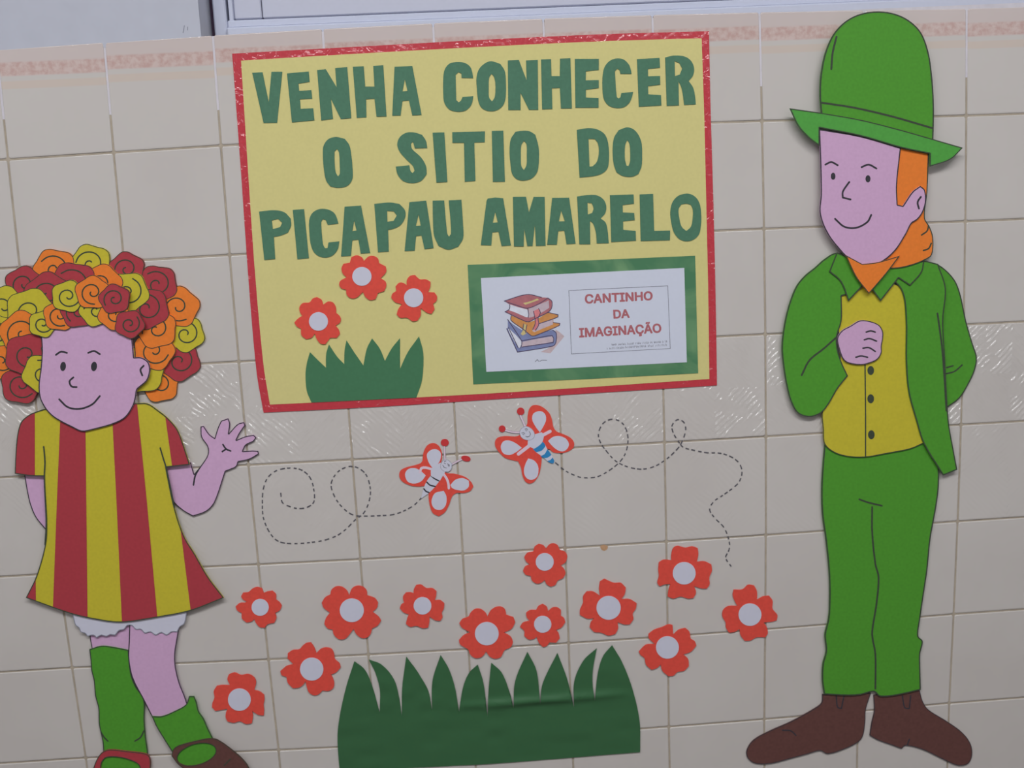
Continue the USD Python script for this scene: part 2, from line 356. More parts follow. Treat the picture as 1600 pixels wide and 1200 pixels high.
L1, L2, L3 = crop(380, 70, 16/3), crop(680, 70, 1600/220), crop(880, 70, 1600/230)
L4, L5, L6 = crop(490, 190, 1600/280), crop(760, 180, 1600/260), crop(390, 300, 1600/350)
L7, L8 = crop(740, 290, 1600/180), crop(900, 290, 1600/210)
letters = [
 ('V', L1((78,235),(163,230),(215,480),(238,226),(328,226),(285,650),(172,652)), None, 0),
 ('E', L1((367,240),(548,224),(555,310),(462,325),(468,385),(570,380),(577,450),(475,455),(480,535),(585,530),(595,630),(408,648)), None, 0),
 ('N', L1((618,212),(690,205),(780,355),(768,195),(868,188),(902,612),(815,620),(732,450),(750,618),(652,632)), None, 0),
 ('H', L1((915,185),(1005,180),(1018,350),(1095,350),(1085,178),(1168,172),(1195,598),(1112,600),(1095,450),(1025,455),(1028,605),(948,610)), None, 0),
 ('A', L1((1262,185),(1410,178),(1487,585),(1410,590),(1382,465),(1328,470),(1312,590),(1243,592)), L1((1348,288),(1370,385),(1328,390)), 0),
 ('C', L2((430,380),(300,378),(298,330),(265,312),(232,345),(240,630),(265,655),(290,640),(310,595),(432,585),(425,640),(400,700),(340,750),(250,762),(160,735),(105,660),(92,560),(92,380),(110,280),(165,215),(255,198),(340,210),(400,255),(425,330)), None, 1),
 ('O', L2((640,190),(570,210),(500,275),(470,370),(472,480),(490,640),(530,720),(610,755),(700,745),(770,690),(800,600),(803,420),(790,300),(740,220)), L2((640,332),(612,380),(608,500),(612,600),(645,645),(675,600),(685,480),(670,370)), 1),
 ('N', L2((825,180),(950,175),(1038,405),(1032,180),(1165,175),(1170,740),(1065,740),(968,545),(970,742),(830,742)), None, 0),
 ('H', L2((1202,170),(1315,165),(1320,358),(1415,358),(1418,160),(1535,155),(1552,725),(1428,725),(1415,492),(1325,495),(1330,730),(1215,735)), None, 0),
 ('E', L3((125,155),(385,155),(385,275),(245,290),(243,388),(385,385),(385,472),(245,490),(245,575),(383,580),(383,685),(132,685)), None, 0),
 ('C', L3((740,318),(620,318),(610,275),(585,262),(560,290),(570,470),(580,570),(600,585),(620,572),(630,525),(757,515),(745,570),(710,640),(650,682),(570,688),(490,660),(440,590),(425,480),(428,330),(450,240),(500,180),(570,152),(650,160),(710,215),(735,280)), None, 1),
 ('E', L3((800,158),(1045,145),(1050,250),(918,265),(920,345),(1050,340),(1052,435),(920,452),(922,540),(1060,548),(1065,660),(820,675)), None, 0),
 ('R', L3((1105,140),(1200,120),(1310,128),(1385,175),(1420,260),(1405,340),(1360,395),(1410,470),(1430,560),(1438,650),(1312,655),(1300,560),(1280,460),(1250,400),(1255,660),(1123,665)), L3((1208,180),(1260,200),(1290,260),(1265,325),(1212,342)), 1),
 ('O', L4((200,138),(130,160),(90,220),(85,310),(95,440),(115,530),(150,578),(220,592),(300,575),(345,520),(350,430),(338,300),(320,210),(280,155)), L4((210,245),(188,270),(188,350),(198,450),(220,490),(235,470),(235,380),(228,275)), 1),
 ('S', L4((1015,237),(905,240),(888,180),(870,200),(880,245),(960,320),(1005,400),(1010,470),(960,530),(880,550),(800,530),(750,470),(735,402),(855,390),(868,445),(885,460),(902,440),(890,400),(830,340),(770,270),(748,205),(770,140),(830,100),(900,98),(970,120),(1005,175)), None, 1),
 ('I', L4((1063,100),(1168,97),(1195,540),(1097,545)), None, 0),
 ('T', L4((1238,95),(1530,88),(1528,185),(1435,188),(1445,530),(1350,538),(1343,190),(1240,190)), None, 0),
 ('I', L5((52,152),(162,150),(178,640),(62,642)), None, 0),
 ('O', L5((360,150),(280,160),(235,230),(222,340),(232,480),(250,570),(300,620),(370,628),(440,605),(490,540),(505,420),(500,300),(470,190),(420,158)), L5((360,248),(335,290),(330,400),(335,490),(360,528),(385,480),(388,380),(385,280)), 1),
 ('D', L5((868,142),(980,125),(1070,140),(1140,190),(1172,290),(1172,480),(1140,540),(1060,580),(895,600)), L5((980,228),(1040,230),(1070,270),(1080,360),(1060,450),(1020,492),(990,495)), 1),
 ('O', L5((1350,118),(1270,145),(1225,220),(1212,340),(1222,470),(1250,550),(1310,585),(1400,592),(1460,565),(1490,490),(1495,360),(1490,270),(1460,190),(1410,135)), L5((1352,240),(1332,290),(1330,420),(1345,485),(1365,490),(1380,440),(1380,330),(1372,270)), 1),
 ('P', L6((70,140),(180,130),(250,145),(295,190),(298,240),(275,290),(220,312),(175,320),(185,478),(107,485)), L6((160,203),(205,192),(235,220),(220,250),(168,265)), 1),
 ('I', L6((310,128),(390,122),(425,472),(343,480)), None, 0),
 ('C', L6((635,225),(560,235),(545,200),(525,195),(513,215),(525,370),(540,402),(558,400),(565,360),(642,352),(630,410),(590,455),(530,468),(470,440),(440,380),(428,280),(428,200),(450,150),(500,122),(560,125),(605,150),(628,195)), None, 1),
 ('A', L6((680,105),(797,97),(862,435),(795,440),(778,340),(735,345),(725,455),(655,460)), L6((748,205),(765,275),(735,280)), 0),
 ('P', L6((892,85),(1000,75),(1070,85),(1110,130),(1112,180),(1080,235),(1030,262),(990,270),(995,425),(918,430)), L6((983,135),(1030,138),(1052,168),(1030,205),(985,213)), 1),
 ('A', L6((1142,72),(1262,62),(1315,400),(1250,408),(1228,310),(1190,315),(1180,418),(1108,422)), L6((1208,160),(1222,240),(1188,242)), 0),
 ('U', L6((1308,62),(1390,60),(1408,270),(1415,305),(1425,318),(1438,300),(1435,200),(1422,60),(1513,55),(1525,240),(1525,330),(1490,390),(1420,412),(1350,385),(1318,310),(1310,200)), None, 1),
 ('A', L7((195,180),(300,165),(410,175),(518,830),(388,840),(345,640),(260,650),(245,830),(100,825),(180,210)), L7((300,365),(335,510),(265,515)), 0),
 ('M', L7((545,158),(727,155),(768,370),(832,158),(985,158),(998,835),(865,838),(850,540),(818,838),(745,840),(702,600),(695,845),(560,845)), None, 0),
 ('A', L7((1090,170),(1325,168),(1415,805),(1290,815),(1258,625),(1175,632),(1155,820),(1020,820)), L7((1215,345),(1265,495),(1183,498)), 0),
 ('R', L8((12,130),(110,115),(240,115),(320,160),(358,240),(345,330),(290,390),(350,440),(375,540),(388,685),(245,688),(235,560),(200,450),(165,420),(168,698),(38,698)), L8((135,203),(185,210),(208,270),(190,325),(140,345)), 1),
 ('E', L8((402,115),(683,105),(688,215),(553,232),(555,320),(690,325),(697,410),(558,425),(560,525),(708,540),(712,655),(418,672)), None, 0),
 ('L', L8((755,105),(915,98),(928,540),(1118,535),(1115,650),(768,660)), None, 0),
 ('O', L8((1310,95),(1210,125),(1145,200),(1120,310),(1130,430),(1160,550),(1220,630),(1300,662),(1390,645),(1460,580),(1485,460),(1488,360),(1475,240),(1440,160),(1380,110)), L8((1310,215),(1250,225),(1218,280),(1225,380),(1255,490),(1310,540),(1365,490),(1385,400),(1388,290),(1365,230)), 1),
]
for ch, outer, hole, curved in letters:
    cut(poster, 'letter', poly(outer, [hole] if hole else [], bool(curved), 40), 0.0013, 0.0021, M['letter_green'], label=f'green foam letter {ch}')

# ---------------------------------------------------------------- flowers
A5, A6, A7, A4 = crop(320, 900, 5), crop(610, 840, 16/3), crop(890, 840, 1600/340), crop(460, 390, 4.8)
flowers = [
 ('red paper flower left of the big grass tuft, beside the hem of the striped dress', A5, (435,240,67), [(463,130),(448,92),(410,83),(370,98),(345,122),(300,128),(285,155),(300,180),(330,195),(318,205),(275,208),(243,235),(255,265),(290,285),(293,330),(330,360),(370,350),(388,332),(400,360),(430,395),(470,400),(495,372),(545,362),(562,320),(550,285),(590,262),(603,228),(585,200),(558,182),(558,140),(530,112),(490,118)]),
 ('large red paper flower above the left end of the big grass tuft', A5, (1150,263,94), [(1128,150),(1115,115),(1075,82),(1030,78),(990,105),(982,142),(940,165),(915,205),(930,245),(980,282),(945,330),(935,370),(960,405),(1000,415),(1010,455),(1050,490),(1100,485),(1140,440),(1163,410),(1185,450),(1225,480),(1265,478),(1295,450),(1308,405),(1350,385),(1378,345),(1360,315),(1310,277),(1345,245),(1355,205),(1330,170),(1270,148),(1265,110),(1235,80),(1190,73),(1150,95)]),
 ('red paper flower touching the left side of the big grass tuft', A5, (837,722,91), [(873,600),(858,555),(830,515),(795,520),(762,545),(740,570),(690,575),(650,600),(648,640),(695,686),(640,700),(592,740),(600,770),(640,785),(650,830),(690,872),(735,868),(770,845),(788,818),(795,850),(815,905),(855,928),(890,920),(920,890),(970,893),(1005,870),(1012,830),(1000,790),(985,765),(1025,750),(1062,710),(1055,680),(1018,645),(1010,600),(990,565),(945,555),(905,568)]),
 ('red paper flower nearest to the brown shoe of the child figure', A5, (273,960,89), [(200,850),(178,800),(190,765),(235,750),(285,770),(340,762),(385,785),(403,825),(387,888),(430,898),(465,925),(468,965),(460,1000),(465,1040),(462,1085),(420,1080),(372,1050),(378,1090),(370,1145),(325,1152),(275,1130),(230,1142),(180,1132),(165,1100),(168,1060),(180,1032),(140,1040),(85,1050),(58,1020),(62,985),(78,945),(72,895),(95,855),(140,848)]),
 ('red paper flower highest of those over the middle of the big grass tuft', A6, (1285,198,75), [(1297,90),(1275,62),(1235,50),(1200,75),(1192,112),(1140,125),(1115,160),(1130,195),(1162,220),(1120,240),(1105,275),(1125,305),(1168,315),(1180,355),(1220,380),(1260,370),(1285,350),(1300,385),(1335,405),(1375,390),(1392,355),(1435,335),(1458,295),(1445,255),(1415,228),(1455,205),(1473,150),(1455,115),(1410,98),(1395,62),(1355,45),(1320,58)]),
 ('small red paper flower above the third and fourth blades of the big grass tuft', A6, (268,563,74), [(195,462),(195,430),(215,393),(255,388),(300,418),(350,418),(385,445),(380,490),(368,520),(415,518),(450,545),(445,590),(428,620),(435,660),(415,690),(375,685),(326,655),(325,700),(315,745),(275,752),(215,732),(165,740),(130,715),(140,670),(155,635),(110,620),(80,585),(90,555),(115,540),(105,490),(130,455),(165,452)]),
 ('large red paper flower over the low middle blades of the big grass tuft', A6, (803,795,99), [(808,655),(795,625),(755,593),(710,590),(670,620),(650,655),(600,675),(575,710),(595,745),(668,786),(610,810),(572,850),(580,885),(650,930),(665,970),(710,1000),(760,990),(798,945),(825,985),(870,1005),(920,990),(950,935),(1000,910),(1020,865),(1000,820),(943,787),(1010,755),(1040,700),(1025,660),(965,640),(955,595),(925,573),(880,575),(835,605)]),
 ('small red paper flower close right of the large one over the middle blades', A6, (1268,717,72), [(1312,612),(1305,575),(1270,550),(1235,565),(1215,600),(1160,602),(1130,625),(1135,660),(1162,690),(1105,705),(1080,740),(1115,775),(1115,815),(1150,845),(1195,840),(1218,823),(1235,870),(1270,908),(1300,900),(1325,868),(1380,872),(1410,835),(1400,790),(1378,765),(1425,745),(1457,700),(1445,665),(1420,650),(1420,600),(1390,578),(1350,580)]),
 ('red paper flower above the right end of the big grass tuft', A7, (285,512,89), [(222,425),(215,370),(222,320),(255,300),(325,330),(375,330),(412,365),(405,410),(378,450),(440,450),(492,480),(485,520),(462,555),(468,595),(440,635),(400,635),(352,618),(355,665),(335,705),(285,717),(230,695),(180,690),(147,655),(155,620),(182,588),(130,592),(75,565),(75,530),(98,475),(98,430),(125,393),(170,393)]),
 ('red paper flower under the loop of the right dashed trail, topmost on the right', A7, (840,258,84), [(747,165),(745,130),(760,75),(790,58),(850,72),(900,62),(940,75),(945,120),(933,176),(990,172),(1040,195),(1045,240),(1025,290),(1028,340),(1005,372),(965,370),(913,353),(928,400),(910,440),(870,445),(815,430),(760,445),(720,430),(725,385),(740,338),(700,340),(660,355),(643,330),(655,280),(650,230),(655,180),(690,160)]),
 ('red paper flower furthest right, nearest to the green suit trousers', A7, (1323,562,84), [(1233,500),(1215,470),(1197,420),(1205,380),(1270,378),(1310,345),(1355,350),(1375,390),(1376,455),(1420,430),(1465,425),(1490,460),(1490,520),(1525,565),(1520,605),(1480,615),(1423,620),(1445,650),(1455,700),(1435,730),(1370,730),(1330,752),(1285,755),(1255,715),(1247,668),(1210,690),(1170,695),(1148,660),(1145,620),(1122,580),(1125,535),(1160,503)]),
 ('red paper flower lowest on the right, just beside the tall end blade of grass', A7, (717,803,84), [(760,712),(755,640),(725,635),(680,655),(620,675),(580,705),(580,735),(627,780),(560,785),(508,835),(520,860),(548,880),(560,930),(600,968),(640,955),(668,930),(680,975),(725,1015),(765,1010),(790,985),(840,975),(875,940),(870,890),(833,855),(890,835),(930,790),(920,760),(890,740),(880,690),(850,662),(800,675)]),
]
on_poster = [
 ('red paper flower on the poster, topmost of three under the lettering', A4, (508,200,72), [(522,85),(510,60),(470,42),(430,55),(417,98),(370,105),(355,140),(365,180),(394,207),(345,235),(338,265),(355,290),(390,300),(395,340),(430,365),(470,358),(515,316),(535,355),(570,378),(610,370),(628,325),(675,310),(690,270),(685,240),(648,214),(690,165),(685,125),(635,100),(630,70),(600,48),(560,50)]),
 ('red paper flower on the poster, right one beside the green framed card', A4, (895,360,72), [(843,266),(845,225),(870,195),(905,190),(942,222),(985,222),(1020,240),(1020,275),(1003,318),(1050,320),(1070,350),(1065,385),(1040,405),(1052,445),(1030,480),(1000,475),(948,438),(948,490),(925,530),(890,537),(845,510),(795,510),(768,485),(780,445),(807,408),(755,392),(727,360),(735,330),(765,310),(760,275),(785,248),(815,248)]),
 ('red paper flower on the poster, left one touching the tip of the small grass', A4, (183,537,71), [(218,412),(205,375),(170,355),(140,365),(115,395),(65,400),(40,430),(45,470),(62,495),(30,515),(2,545),(20,575),(52,592),(55,640),(90,670),(130,660),(156,628),(170,670),(200,705),(235,708),(270,660),(320,660),(343,630),(335,600),(310,568),(345,545),(350,515),(335,490),(315,475),(312,430),(290,395),(255,388)]),
]
for lst, h, grp in ((flowers, 0.0004, 'flowers on the tiles'), (on_poster, 0.00135, 'flowers on the poster')):
    for lab, C, (cx, cy, r), pts in lst:
        (ox, oy), = C((cx, cy)); (rx, _), = C((cx + r, cy))
        t = wall_thing('paper_flower', lab, 'flower', ox, oy, grp)
        cut(t, 'petals', poly(C(*pts), corner=48), h, h + 0.0016, M['flower_red'], label='red petals in one piece')
        cut(t, 'flower_center', circle(ox, oy, rx - ox, (rx - ox) * 0.98, n=10), h + 0.00165, h + 0.0022, M['white_paper'], label='round white centre')

# ---------------------------------------------------------------- grass
def grass(name, lab, pts, h0, h1, m, fold=None):
    g = poly(pts, corner=38)
    e = sheet(g, h0, h1)
    cx, cy = g.centroid.x, g.centroid.y
    if fold:
        v, f = trimesh.remesh.subdivide_to_size(e.vertices, e.faces, 0.006, max_iter=12)
        v = np.array(v)
        (ax, az), (bx_, bz_) = at(*fold[0]), at(*fold[1])
        t = np.clip((v[:, 0] - ax) / (bx_ - ax), 0, 1)
        dz = v[:, 2] - (az + t * (bz_ - az))
        v[:, 1] -= np.sin(t * np.pi) ** 0.7 * (0.0045 * np.exp(-(dz / 0.007) ** 2) + 0.0012 * np.exp(-((dz - 0.03) / 0.02) ** 2))
        v[:, 1] -= 0.0012 * (meshkit.noise(np.column_stack([v[:, 0] * 30, v[:, 2] * 60, v[:, 0] * 0])))
        e = trimesh.Trimesh(v, f, process=False)
    t = wall_thing(name, lab, 'paper grass', cx, cy)
    put(t, 'grass_sheet', e, m, smooth=40 if fold else False)
    return t
G8 = crop(510, 990, 1600/510)
grass('paper_grass', 'large dark green paper grass tuft at the bottom of the tiles', G8((66,672),(63,640),(55,500),(70,380),(100,250),(138,133),(185,170),(220,240),(262,385),(262,270),(240,190),(208,125),(270,150),(330,220),(355,300),(370,405),(372,260),(392,110),(450,190),(500,280),(518,375),(520,230),(560,103),(600,170),(630,260),(650,380),(670,260),(700,190),(742,150),(770,240),(790,405),(795,270),(808,140),(860,190),(900,290),(917,360),(925,230),(985,87),(1030,180),(1047,340),(1060,240),(1132,93),(1180,220),(1213,360),(1215,230),(1260,130),(1325,70),(1305,180),(1305,250),(1315,325),(1330,190),(1355,110),(1400,55),(1450,140),(1500,270),(1535,430),(1537,578),(1200,606),(800,636),(500,652)), 0.0004, 0.0010, M['grass_green'], fold=((700, 1104), (985, 1082)))
grass('paper_grass', 'small green paper grass tuft at the lower left of the poster', A4((130,1145),(95,1060),(85,940),(95,850),(118,768),(180,830),(238,885),(240,780),(260,710),(320,800),(375,858),(378,750),(392,680),(450,770),(518,868),(545,740),(583,665),(640,740),(680,833),(730,740),(793,663),(793,790),(793,893),(850,770),(935,650),(965,760),(968,870),(955,990),(915,1108)), 0.0013, 0.0019, M['grass_light'])

# ---------------------------------------------------------------- laminated card on the poster
K1, K2, K3 = crop(720, 390, 1600/380), crop(770, 445, 1200/130), crop(880, 440, 1600/180)
card = wall_thing('laminated_card', 'laminated white card with a stack of books in a marbled green frame', 'card', 912, 500)
c_out = poly(K1((45,100),(800,72),(1540,40),(1560,812),(800,852),(82,885)), curved=False)
c_in = poly(K1((132,187),(800,153),(1468,120),(1485,740),(800,773),(168,803)), curved=False)
cut(card, 'frame', c_out, 0.0013, 0.0018, M['card_green'], label='marbled green card frame')
sh = cut(card, 'sheet', c_in, 0.00185, 0.0021, M['card_sheet'], label='white printed sheet')
ph = 0.00212
bp = UsdGeom.Xform.Define(stage, numbered(card, 'printed_books')).GetPath().pathString
layers = [
 ('printed_shadow', 'book_shade', [(900,640),(960,680),(1030,740),(830,985),(690,965),(880,870),(910,700)]),
 ('blue_book', 'book_blue', [(215,500),(262,545),(400,640),(560,720),(870,645),(912,690),(915,760),(900,850),(860,885),(600,925),(375,972),(350,965),(200,630),(215,615)]),
 ('book_pages', 'book_page', [(250,645),(330,720),(412,810),(412,860),(390,905),(365,905),(290,780),(222,645),(225,610)]),
 ('book_pages', 'book_edge', [(425,820),(640,775),(850,740),(870,765),(868,820),(700,850),(415,890)]),
 ('orange_book', 'book_orange', [(265,440),(490,540),(580,520),(800,398),(940,430),(938,462),(870,485),(870,540),(965,555),(962,582),(780,670),(600,735),(560,735),(440,640),(262,510)]),
 ('book_pages', 'book_edge', [(570,625),(660,560),(862,490),(866,570),(740,620),(600,680),(570,665)]),
 ('gold_stripe', 'book_gold', [(445,560),(490,575),(480,700),(430,730),(400,705),(430,660)]),
 ('maroon_book', 'book_maroon', [(163,232),(330,180),(490,138),(600,155),(700,178),(800,185),(850,235),(845,335),(800,392),(640,470),(520,532),(480,530),(175,387),(238,350),(245,285)]),
 ('book_pages', 'book_page', [(250,283),(380,325),(500,355),(512,420),(508,470),(470,462),(330,400),(235,365)]),
 ('book_pages', 'book_edge', [(515,340),(660,285),(805,222),(812,330),(700,400),(560,465),(512,472)]),
 ('gold_stripe', 'book_gold', [(435,262),(540,235),(640,195),(665,215),(560,255),(470,287)]),
 ('ribbon', 'ribbon', [(585,378),(660,342),(685,400),(652,480),(662,570),(615,655),(575,640),(610,560),(600,470)]),
]
for i, (nm, mk, pts) in enumerate(layers):
    cut(bp, nm, poly(K2(*pts), corner=35), ph, ph + 0.00003 + i * 0.00001, M[mk])
inkl = [[(163,232),(490,138),(700,178)], [(163,232),(330,290),(500,335),(660,275),(790,190)], [(790,188),(850,235),(845,335),(800,392),(640,470),(520,532),(480,530),(175,387),(238,350),(245,285)],
        [(500,335),(515,420),(508,470)], [(265,440),(262,510),(440,640),(560,735),(600,735),(962,582),(965,555),(870,540)], [(800,398),(940,430),(938,462),(660,560)], [(200,630),(355,968),(860,882),(905,840),(912,690),(860,650)], [(215,500),(412,800),(415,860),(395,910)],
        [(420,805),(640,765),(855,730),(875,770),(868,830),(420,895)], [(585,378),(605,470),(610,560),(575,640)], [(660,342),(685,400),(652,480),(662,570),(615,655)], [(445,560),(430,650)], [(490,575),(470,690)], [(225,615),(365,905)]]
cut(bp, 'drawn_line', unary_union([stroke(K2(*l), 1.2) for l in inkl]), ph + 0.0001, ph + 0.00019, M['book_line'])
tf = K1((710,268),(1360,238),(1376,650),(727,685))
cut(card, 'text_frame', Polygon(tf).buffer(0.5).difference(Polygon(tf).buffer(-0.5)), ph, ph + 0.00006, M['ink_grey'], label='thin ruled rectangle round the text')

def heavy_text(s):
    tm = meshkit.text_mesh(s, 1.0, 0.1, bold=True)
    top = tm.vertices[:, 2] > 0.05
    tris = [Polygon(tm.vertices[f][:, :2]) for f in tm.faces if top[f].all()]
    g = unary_union([t.buffer(0.001) for t in tris if t.area > 1e-9]).buffer(0.026, join_style='mitre').simplify(0.004)
    return trimesh.util.concatenate([trimesh.creation.extrude_polygon(p, 0.1, engine='earcut') for p in getattr(g, 'geoms', [g])])

def print_text(s, quad, parent, name, m, lab):
    """quad: baseline left, baseline right, cap line right, cap line left (picture points)."""
    tm = heavy_text(s)
    v = tm.vertices; q = np.array(quad, float)
    u = (v[:, 0] - v[:, 0].min()) / np.ptp(v[:, 0]); w = v[:, 1:2]; u = u[:, None]
    p = (q[0] * (1 - u) + q[1] * u) * (1 - w) + (q[3] * (1 - u) + q[2] * u) * w
    x, z = at(p[:, 0], p[:, 1])
    put(parent, name, trimesh.Trimesh(np.column_stack([x, -(ph + v[:, 2] / 0.1 * 0.00006), z]), tm.faces, process=False), m, label=lab)
print_text('CANTINHO', K3((300,300),(1240,250),(1236,138),(296,182)), card, 'lettering', M['ink_red'], 'red print reading CANTINHO')
print_text('DA', K3((695,508),(922,495),(915,385),(690,397)), card, 'lettering', M['ink_red'], 'red print reading DA')
print_text('IMAGINAÇÃO', K3((220,770),(1362,700),(1355,585),(215,650)), card, 'lettering', M['ink_red'], 'red print reading IMAGINACAO with accents')
rr = random.Random(11); ticks = []
for a, b in (((670, 888), (1445, 842)), ((605, 940), (1450, 888))):
    n = 46
    for i in range(n):
        if rr.random() < 0.14: continue
        t = i / n; x = a[0] + (b[0] - a[0]) * t; y = a[1] + (b[1] - a[1]) * t
        hh = rr.uniform(20, 30)
        ticks.append(stroke(K3((x, y - hh), (x + rr.uniform(-8, 8), y)), 0.7)); 
        if rr.random() < .5: ticks.append(stroke(K3((x, y - hh * rr.choice((.1, .5, .9))), (x + 12, y - hh * .5)), 0.6))
cut(card, 'fine_print', unary_union(ticks), ph, ph + 0.00005, M['ink_grey'], label='two lines of tiny illegible grey print')
cut(card, 'fine_print', unary_union([stroke(K2((612, 1105), (640, 1075), (660, 1100)), 1.2), stroke(K2((675, 1100), (710, 1085), (775, 1088)), 1.2)]), ph, ph + 0.00005, M['ink_grey'])

# ---------------------------------------------------------------- butterflies
def butterfly(lab, C, wings, spots, body, head, abdomen, stripes, smat, limbs, antennae, balls, face, ctr):
    (ox, oy), = C(ctr)
    t = wall_thing('paper_butterfly', lab, 'butterfly', ox, oy, None)
    h = 0.0004
    w = cut(t, 'wings', poly(C(*wings)), h, h + 0.0008, M['flower_red'], label='red wings in one piece')
    for s in spots: cut(w, 'wing_spot', poly(C(*s), corner=60), h + 0.00082, h + 0.0009, M['white_paper'])
    cut(t, 'abdomen', poly(C(*abdomen)), h, h + 0.00095, M['white_paper'], label='white striped abdomen')
    for s in stripes: cut(t + '/abdomen', 'stripe', poly(C(*s[0])) if len(s) == 1 else stroke(C(*s[0]), s[1]), h + 0.00096, h + 0.00104, M[smat])
    cut(t, 'body', poly(C(*body)), h, h + 0.00105, M['white_paper'])
    for l, wd in limbs:
        cut(t, 'arm', stroke(C(*l), wd + 0.8).union(stroke(C(*l), wd)), h, h + 0.00092, M['pink_white'])
    for l, wd in antennae:
        a = cut(t, 'antenna', stroke(C(*l), wd), h - 0.0001, h + 0.0007, M['pink_white'])
        g = stroke(C(*l), wd); cut(a, 'drawn_line', g.difference(g.buffer(-0.45)), h + 0.00072, h + 0.00076, M['ink_grey'])
    for (x, y, rx, ry, ang), l in zip(balls, antennae):
        (px, py), (qx, _), (_, qy) = C((x, y), (x + rx, y), (x, y + ry))
        cut(t, 'antenna_tip', circle(px, py, qx - px, qy - py, ang), h - 0.0001, h + 0.0009, M['ball_red'])
    hd = cut(t, 'head', poly(C(*head)), h, h + 0.0012, M['white_paper'])
    cut(hd, 'drawn_face', unary_union([stroke(C(*l), wd) for l, wd in face]), h + 0.00122, h + 0.00128, M['ink'])
    g = poly(C(*head)); cut(hd, 'drawn_line', g.difference(g.buffer(-0.5)), h + 0.00122, h + 0.00126, M['ink_grey'])
    return t
B2, B1 = crop(760, 620, 8), crop(610, 620, 6)
butterfly('paper butterfly with a blue and white striped abdomen, the right one', B2,
 [(505,350),(515,240),(535,150),(575,108),(640,103),(720,140),(790,210),(820,290),(835,370),(875,430),(960,465),(1050,510),(1095,570),(1085,635),(1010,685),(920,702),(830,690),(780,650),(680,660),(690,760),(682,860),(655,970),(600,1055),(540,1083),(485,1055),(450,980),(430,880),(395,805),(320,788),(235,762),(165,700),(112,620),(108,555),(140,510),(230,490),(400,485)],
 [[(570,270),(585,210),(640,180),(700,185),(740,230),(742,300),(710,370),(668,442),(620,380),(585,320)], [(770,550),(830,500),(910,488),(990,520),(1030,580),(1015,640),(960,680),(890,665),(820,610)], [(183,600),(220,550),(290,545),(370,580),(442,635),(370,690),(290,725),(220,710),(185,660)], [(522,768),(590,790),(640,850),(650,930),(630,1000),(570,1035),(510,1020),(475,970),(470,900),(490,830)]],
 [(520,520),(600,470),(690,440),(720,470),(700,560),(640,620),(580,640),(515,600)], [(412,450),(430,400),(490,365),(550,385),(598,440),(600,500),(560,535),(500,540),(440,510)],
 [(580,650),(690,555),(720,575),(760,650),(810,720),(848,800),(835,832),(780,815),(700,745),(620,690)],
 [([(580,650),(620,635),(690,555),(722,575),(738,615),(690,670),(620,690)],), ([(672,738),(725,715),(760,655),(785,680),(812,722),(770,755),(715,762)],), ([(760,800),(800,785),(827,755),(848,800),(835,832),(800,825)],)], 'stripe_blue',
 [([(600,560),(520,620),(400,712)], 4.5), ([(640,510),(720,470),(795,430)], 4.2)],
 [([(487,375),(455,300),(425,235)], 3.4), ([(420,445),(330,440),(238,418)], 3.2)], [(428,180,47,46,0), (197,398,42,42,0)],
 [([(480,400),(505,395),(515,415)], 0.9), ([(490,412),(500,425)], 0.9), ([(440,450),(465,445),(480,460)], 0.9), ([(452,465),(468,472)], 0.9), ([(535,430),(550,460),(540,490),(510,500),(490,490)], 0.9)], (600, 600))
butterfly('paper butterfly with a black and white striped abdomen, the left one', B1,
 [(300,600),(310,520),(345,455),(400,432),(450,455),(480,510),(485,570),(470,650),(520,710),(600,720),(700,750),(760,800),(777,840),(750,880),(690,900),(620,900),(580,930),(550,1010),(510,1080),(455,1117),(400,1090),(370,1020),(358,930),(365,860),(320,835),(270,840),(190,830),(110,790),(83,740),(95,690),(150,660),(230,640),(285,620)],
 [[(343,535),(380,497),(430,490),(470,520),(470,580),(440,640),(410,680),(375,640),(350,590)], [(138,720),(170,675),(230,667),(280,690),(332,735),(290,790),(220,812),(160,790)], [(562,825),(610,775),(680,760),(735,785),(735,840),(690,875),(620,870),(575,850)], [(388,960),(420,900),(500,880),(525,930),(520,1010),(480,1055),(420,1050),(390,1010)]],
 [(385,672),(470,615),(515,700),(465,785),(380,740)], [(475,620),(500,590),(540,590),(578,625),(572,675),(545,700),(500,695),(470,665)],
 [(380,735),(465,780),(420,840),(360,900),(287,952),(310,860),(340,790)],
 [([(382,738),(410,762),(455,785)], 2.2), ([(342,798),(370,825),(420,838)], 2.2), ([(314,860),(335,885),(362,895)], 2.2)], 'marker_dark',
 [([(400,680),(330,662),(290,668),(278,705)], 3.0), ([(500,725),(530,770),(545,820),(548,855)], 3.0)],
 [([(512,590),(508,530),(506,455)], 3.0), ([(575,632),(625,605),(672,582)], 3.0)], [(510,428,38,34,0), (708,577,45,26,14)],
 [([(505,605),(520,600)], 1.0), ([(505,620),(518,625)], 1.0), ([(535,625),(555,640)], 1.0), ([(540,640),(552,650)], 1.0), ([(492,640),(505,660),(525,665)], 0.9)], (430, 760))

